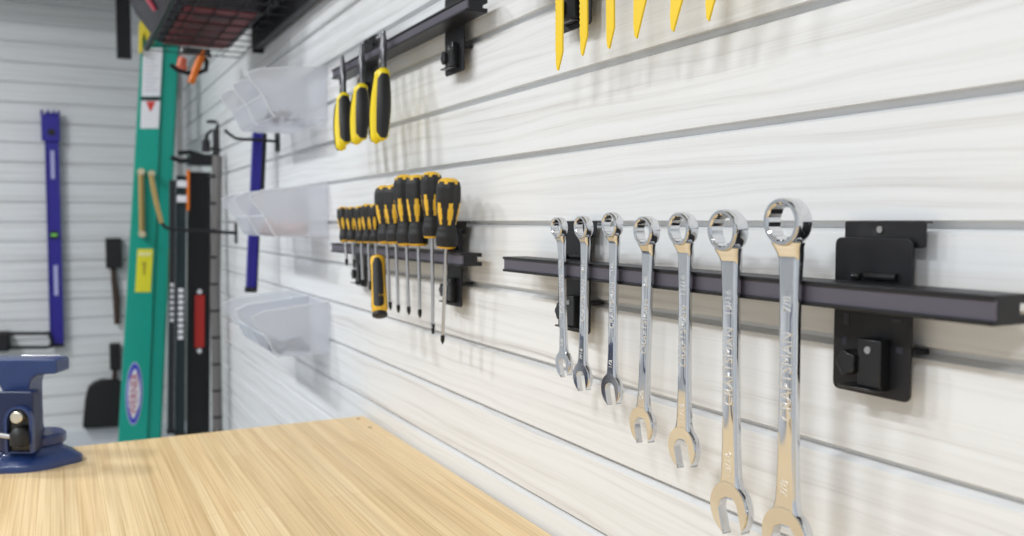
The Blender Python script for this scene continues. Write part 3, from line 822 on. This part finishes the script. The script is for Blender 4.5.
lrail('front_rail', lambda z: eL(z) + SK, lambda z: eM(z) + SK, YG + .42, .03, green, -.03, top)
lrail('rear_rail', lambda z: eM(z) + .003 + SK, lambda z: eR(z) + SK - .01, YG + .40, .03, green_dark, -.03, top)
for k in range(1, 7):
    z = .30 * k + .05
    b = MB(); b.loft([[Vector((x + k_ - O.x, y - O.y, zz)) for x, zz in ((eL(z) + .02, z - .014), (eM(z) - .008, z - .014), (eM(z) - .008, z + .014), (eL(z) + .02, z + .014))] for k_, y in ((0, YG + .006), (SK, YG + .415))]); b.build('step', alu, ladder, bevel=.003)
b = MB(); b.loft([[Vector((x + k_ - O.x, y - O.y, zz)) for x, zz in ((eL(top), top), (eR(top), top), (eR(top), top + .035), (eL(top), top + .035))] for k_, y in ((0, YG - .01), (SK, YG + .43))])
b.build('top_tray', green_dark, ladder, bevel=.006)
# yellow moulded bracket on top
b = MB(); P = lambda px, py: at(px, py, Y=YG) - O
def plate(b, pts, y0, y1):
    b.prism([(P(*p).x, P(*p).z) for p in pts], lambda a, z, tt: Vector((a, tt - O.y, z)), y0, y1)
plate(b, [(138, 54), (138.5, 26), (141, 18), (147, 19), (150, 36), (154, 44), (146, 44), (144.5, 34), (142, 40), (142, 54)], YG - .04, YG - .012)
b.build('yellow_bracket', mat('yellow_cap', (.72, .58, .04), .5), ladder, bevel=.004)
def sticker(name, pts, m, parent=ladder, off=.002):
    b = MB(); plate(b, pts, YG - off - .0008, YG - off + .0012); return b.build(name, m, parent, smooth=0)
sticker('warning_label', [(143, 48), (162.5, 48), (160, 96.5), (141.5, 96.5)], white)
sticker('label_band', [(141.4, 97.2), (160.2, 97.2), (160, 100.5), (141.2, 100.5)], black, off=.0022)
wl = sticker('warning_label', [(141.2, 100.8), (160, 100.8), (158.5, 128.5), (140.2, 128.5)], white)
sticker('red_symbol', [(146, 101.5), (155.5, 101.5), (153, 107), (150.5, 112), (148, 107)], red, wl, .0034)
b = MB()
for k in range(10): plate(b, [(144.5, 54 + k * 4), (158 - (k % 3) * 2, 54 + k * 4), (158 - (k % 3) * 2, 54.9 + k * 4), (144.5, 54.9 + k * 4)], YG - .0038, YG - .0028)
b.build('small_print', mat('grey_print', (.5, .5, .56), .5), ladder, smooth=0)
yl = sticker('yellow_label', [(137.5, 249), (153, 249), (150.5, 292), (135, 292)], sticker_yellow)
sticker('label_print', [(141.5, 262), (146, 262), (145, 275), (143, 275), (143, 268)], mat('olive_print', (.45, .36, .03), .5), yl, .0034)
sticker('label_print', [(138.5, 252), (151, 252), (150.6, 256), (138.3, 256)], mat('pale_yellow_print', (.85, .82, .35), .5), yl, .0034)
def oval(cx, cy, ax, ay, k=0): 
    return [(cx + ax * math.cos(2 * math.pi * i / 40) - (ay * math.sin(2 * math.pi * i / 40)) * -.03 * -1, cy + ay * math.sin(2 * math.pi * i / 40)) for i in range(40)]
ov = sticker('oval_badge', oval(134, 393.5, 7.2, 30), sticker_blue)
sticker('badge_rim', oval(134, 393.5, 8.3, 31.5), pale_blue, ov, .0010)
sticker('badge_centre', [(128.0, 393.5), (129.0, 381), (131.6, 374), (134.9, 368), (137.6, 374), (139.6, 382), (140.2, 393.5), (139.0, 405), (136.2, 413), (133.0, 419), (130.2, 413), (128.4, 405)], white, ov, .0036)
cp = P(134, 393.5); up_ = P(134.0 + 14 * .045, 379.5) - P(134, 393.5)
text('badge_lettering', 'WERNER', .047, mat('badge_red', (.45, .05, .12), .5), ov, (cp.x, YG - .0062 - O.y, cp.z), (up_.x, 0, up_.z), (-1, 0, 0), .0004)
# flat zinc brace on the front rail
b = MB(); A = P(140.5, 172); B_ = P(141.5, 234)
b.tube([Vector((A.x, -.222, A.z)), Vector((B_.x, -.222, B_.z))], .0125, 10); b.build('brace', brass, ladder)
b = MB()
for q in (A, B_, P(150.8, 174)): b.cyl((q.x, -.203, q.z), (q.x, -.243, q.z), .015, n=14)
pieces(b, 'brace_bolt', mat('pale_brass', (.75, .66, .45), .35, .6), ladder)

# ------------------------------------------------------------------ wire shelf with tool case
SZ = EYE.z + .585
t = thing('wire_shelf', 'black wire shelf high on the right wall', 'shelf', (0, 2.6, SZ))
y0, y1 = -.70, .63
b = MB()
for k in range(14):
    y = y0 + (y1 - y0) * k / 13; b.cyl((-.335, y, -.004), (-.03, y, -.004), .0018, n=6)
for k in range(6):
    x = -.335 + .061 * k; b.cyl((x, y0, .0), (x, y1, .0), .0018, n=6)
b.build('deck', black, t)
b = MB()
yf = .36
for z in (.03, .06, .09, .12, .15): b.cyl((-.034, y0, z), (-.034, yf, z), .0024, n=6)
for k in range(12): y = y0 + (yf - y0) * k / 11; b.cyl((-.034, y, 0), (-.034, y, .15), .0024, n=6)
b.build('back_fence', black, t)
b = MB(); b.box(-.036, -.012, y0, yf, -.022, .045); b.build('wall_beam', black, t, bevel=.003)
for y in (y0 + .02, yf):
    b = MB(); b.box(-.036, -.002, y, y + .022, -.03, .22); b.build('wall_bracket', black, t, bevel=.002)
b = MB(); b.box(-.345, -.33, y0, y1, -.008, .010); b.build('front_bar', black, t, bevel=.002)
# case
t = thing('tool_case', 'black tool case with dark red underside on the wire shelf', 'case', (-.2, 2.87, SZ + .0035))
rings = []
for z, xa, xb_, ya, yb_ in ((0, -.11, .115, -.32, .29), (.03, -.135, .125, -.335, .30), (.09, -.175, .135, -.345, .315), (.16, -.205, .140, -.35, .32), (.24, -.205, .140, -.35, .32), (.27, -.19, .125, -.335, .305)):
    r = .03; ring = []
    for cx, cy, a0 in ((xb_ - r, yb_ - r, 0), (xa + r, yb_ - r, 90), (xa + r, ya + r, 180), (xb_ - r, ya + r, 270)):
        for k in range(5): a_ = R(a0 + 22.5 * k); ring.append(Vector((cx + r * math.cos(a_), cy + r * math.sin(a_), z + .006)))
    rings.append(ring)
b = MB(); b.loft(rings); b.build('shell', case_black, t, smooth=40)
b = MB(); b.box(-.095, .10, -.30, .27, .0, .0065)
bp = b.build('base_panel', case_red, t, bevel=.003)
b = MB()
for k in range(5): b.box(-.10, .105, -.245 + k * .115, -.235 + k * .115, -.0015, .004)
for q in range(4): b.box(-.06, -.0 + .05, -.21 + q * .115, -.16 + q * .115, -.001, .004)
pieces(b, 'base_rib', mat('case_red_dark', (.05, .004, .008), .5), bp)
b = MB(); M_ = Matrix.Translation((-.158, .0, .060)) @ Matrix.Rotation(R(-33), 4, 'Y'); b.box(-.006, .004, -.05, -.03, -.024, .030, M_); b.build('red_badge', mat('pink_red', (.55, .08, .12), .5), t, bevel=.002)
b = MB(); b.box(-.222, -.20, -.12, .05, .19, .215); b.build('handle', black_gloss, t, bevel=.004)

# clamp hanging under the shelf
YC = 3.35
o0 = at(196, 55, Y=YC)
t = thing('clamp', 'orange handled clamp hanging under the wire shelf', 'clamp', o0)
def rel(px, py, y=YC): return at(px, py, Y=y) - o0
b = MB(); b.tube([rel(204, 51), rel(200, 60), rel(194, 74), rel(191, 83)], [.014, .015, .014, .013], 12); b.build('handle', orange, t)
b = MB(); b.tube([rel(183, 58, YC + .05), rel(181, 66, YC + .05), rel(186, 70, YC + .05)], [.016, .018, .012], 12); b.build('handle', mat('red_orange', (.70, .17, .10), .5), t)
b = MB(); b.tube([rel(170.5, 64.5), rel(178, 70.5), rel(188, 73), rel(198, 73), rel(206, 70), rel(207, 62), rel(203, 55)], .0085, 10); b.build('jaw', black, t)
b = MB(); b.box(-.05, .05, -.012, .012, -.002, .022); b.build('bar', steel, t, bevel=.002)
hz = SZ + .0 - o0.z
b = MB(); b.tube([(.03, 0, .01), (.03, -.12, hz - .012), (.03, -.13, hz - .004)], .004, 8); b.build('hanger', black, t)

# ------------------------------------------------------------------ brush and dustpan on the back wall
YD = YB - .035
def bp_(px, py): return at(px, py, Y=YD)
c0 = bp_(113, 326)
t = thing('hand_brush', 'dark hand brush hanging head up on the back wall', 'brush', c0)
def rel(px, py): return bp_(px, py) - c0
b = MB(); b.tube([rel(117, 324), rel(116.5, 300), rel(114, 280), rel(113, 262)], [.014, .018, .015, .012], 12); b.build('handle', brown, t)
b = MB(); A = rel(106, 268); B_ = rel(121, 238); b.box(A.x, B_.x, -.03, .025, A.z, B_.z); b.build('bristle_head', rubber, t, bevel=.006)
c0 = bp_(100, 428)
t = thing('dustpan', 'black dustpan hanging by its handle on the back wall', 'dustpan', c0)
b = MB(); b.prism([(rel(x, y).x, rel(x, y).z) for x, y in ((82.5, 427), (85, 399), (88, 387), (93, 382), (101, 379), (118, 379), (125, 384), (128, 425))], lambda a_, z_, tt: Vector((a_, tt, z_)), -.045, .02)
b.build('pan', rubber, t, bevel=.008)
b = MB(); b.cyl(rel(114, 384), rel(115, 366), .012, n=12); b.build('neck', brown, t)
b = MB(); A = rel(110, 370); B_ = rel(120, 343); b.box(A.x, B_.x, -.025, .025, A.z, B_.z); b.build('grip', rubber, t, bevel=.006)
# black rack with two rods
c0 = bp_(5, 341)
t = thing('rod_rack', 'black rack with two thin rods on the back wall behind the vise', 'rack', (c0.x, YB, c0.z))
def rel(px, py, y=YB - .12): return at(px, py, Y=y) - t.location
b = MB(); A = rel(-20, 352); B_ = rel(10, 333); b.box(A.x, B_.x, -.17, -.001, A.z, B_.z); b.build('block', black, t, bevel=.01)
for py in (333.5, 347.5):
    b = MB(); b.tube([rel(-10, py), rel(46, py), rel(50, py - 1)], .009, 10); b.build('rod', black, t)
b = MB(); b.tube([rel(49, 333), rel(52, 341), rel(51, 348)], .009, 10); b.build('rod_end', black, t)

# ------------------------------------------------------------------ overhead rack near the back wall, its unseen deck added for shade
pr = at(124.5, 58, Y=4.75)
t = thing('overhead_rack', 'black overhead rack, upright hanging beside the green ladder, unseen deck added for shade', 'rack', (-1.7, 4.6, 0))
zr_ = 2.56
wpost = at(132, 30, Y=4.75).x - at(117.5, 30, Y=4.75).x
b = MB(); b.box(pr.x + 1.7 - wpost / 2, pr.x + 1.7 + wpost / 2, .15, .19, pr.z, CEIL - .002); b.build('upright', black, t, bevel=.003)
b = MB(); b.box(-1.6, -.98 + .0, .15, .19, zr_, CEIL - .002); 
b = MB(); b.box(-1.55, -1.48, .15, .19, pr.z, CEIL - .002); b.build('upright', black, t, bevel=.003)
b = MB(); b.box(-1.6, 1.5, -.30, .45, zr_, zr_ + .03); b.build('deck', black, t, bevel=.003)  # out of view; deck placed and sized to shade the top of the back wall

# ------------------------------------------------------------------ bench vise
o0 = at(30, 464, Z=BZ)
vise = thing('bench_vise', 'blue bench vise standing on the bamboo workbench', 'vise', (o0.x, o0.y, BZ), rot=(0, 0, R(-27.56)))
mm = .00182
def V(px, py, dy=0.0):
    D = 1.600 + dy
    return (((px - 512) * D + 482 * 1.600) / 870, .447 - (py - 221) / 870 * D)
# base flange with lugs
pts = []
for k in range(72):
    a_ = 2 * math.pi * k / 72; rr = .078 + .013 * max(0, math.cos(3 * (a_ - .1))) ** 3
    pts.append((rr * math.cos(a_) - .004, rr * math.sin(a_) * .95 + .012))
b = MB()
b.loft([[Vector((x * s_, (y - .012) * s_ + .012, z)) for x, y in pts] for s_, z in ((1.0, 0), (1.0, .010), (.96, .014), (.80, .021), (.62, .030), (.60, .034))])
b.build('base', vise_blue, vise, smooth=40)
b = MB(); b.lathe([(.040, .033), (.044, .037), (.044, .050), (.038, .055)], 48, (.008, .022, 0)); b.build('swivel_plate', vise_blue, vise)
for k, (x, y) in enumerate(((-.040, -.042), (-.045, .065))):
    b = MB(); b.lathe([(.013, .0), (.013, .0245), (.010, .0255)], 6, (x, y, 0)); b.lathe([(.006, .02), (.006, .033), (.004, .035)], 16, (x, y, 0)); b.build('lock_bolt', vise_blue, vise, smooth=30)
f = lambda a_, z_, tt: Vector((a_, tt, z_))
# column and arched jaw beam in one casting
x0, z0 = V(8, 384, -.01); x1, _ = V(32, 384, -.01)
_, zb0 = V(0, 373.5, -.01); _, zb1 = V(0, 358.5, -.01); xr, _ = V(60, 0, -.01)
out = [(x0, .045), (x1 + .004, .045), (x1, .07), (x1, zb0 - .022), (x1 + .004, zb0 - .008), (x1 + .016, zb0), (xr - .003, zb0 + .001), (xr, zb0 + .004), (xr, zb1 - .004), (xr - .004, zb1)]
out += [(-.22, zb1), (-.225, zb1 - .006), (-.225, .08), (-.215, .05), (-.15, .05), (-.145, .08)]
out += [(x0 - .052 + .052 * math.cos(R(180 - k * 18)) * 1.0, zb0 - .052 + .052 * math.sin(R(k * 18))) for k in range(11)]
out += [(x0 - .0105, .06)]
b = MB(); b.prism(out, f, -.012, .034); b.build('jaw_casting', vise_blue, vise, smooth=40, bevel=.003, bseg=3)
# top jaw plates
b = MB(); b.box(-.03, .045, .035, .041, zb1 - .026, zb1 + .001); b.build('jaw_plate', steel, vise, bevel=.001)
# front housing, darker, with black arched recess
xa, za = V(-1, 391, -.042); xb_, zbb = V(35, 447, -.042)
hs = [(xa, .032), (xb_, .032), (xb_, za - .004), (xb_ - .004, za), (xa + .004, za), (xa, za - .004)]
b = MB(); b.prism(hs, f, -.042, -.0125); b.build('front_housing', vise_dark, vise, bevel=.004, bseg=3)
cx, cz = V(20, 420, -.05); rad = .0250
arch = [(cx - rad, .034), (cx + rad, .034)] + [(cx + rad * math.cos(R(k * 15)), cz + rad * math.sin(R(k * 15))) for k in range(13)]
inner = [(cx + (x - cx) * .80, .036 + (z - .034) * .93) for x, z in arch]
b = MB(); b.loft([[f(x, z, -.043) for x, z in arch], [f(x, z, -.052) for x, z in arch], [f(x, z, -.052) for x, z in inner], [f(x, z, -.0425) for x, z in inner]], caps=False); b.build('arched_rim', vise_blue, vise, smooth=40)
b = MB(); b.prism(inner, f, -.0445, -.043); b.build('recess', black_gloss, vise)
b = MB(); b.cyl((cx + .001, -.044, cz + .007), (cx + .001, -.060, cz + .007), .0110, .0108, 24); b.build('bolt', mat('pale_bolt', (.75, .72, .62), .3, .9), vise, bevel=.002)
kx, kz = V(16, 438, -.07)
b = MB(); b.lathe([(.010, 0), (.0165, .004), (.0165, .022), (.012, .030), (.007, .034)], 20); ko = b.build('clamp_knob', rubber, vise, loc=(kx, -.054, kz - .018))
sx, sz = V(-5, 437)
b = MB(); b.tube([(kx, -.058, kz - .002), (sx - .03, -.060, sz + .03)], .0042, 10); b.build('tommy_bar', steel, vise)
# screw and sliding bar on the hidden side
b = MB(); b.cyl((-.225, .016, .115), (-.30, .016, .115), .012); b.build('screw', steel, vise)
b = MB(); b.cyl((-.295, .016, .05), (-.295, .016, .18), .006); b.build('handle', steel, vise)
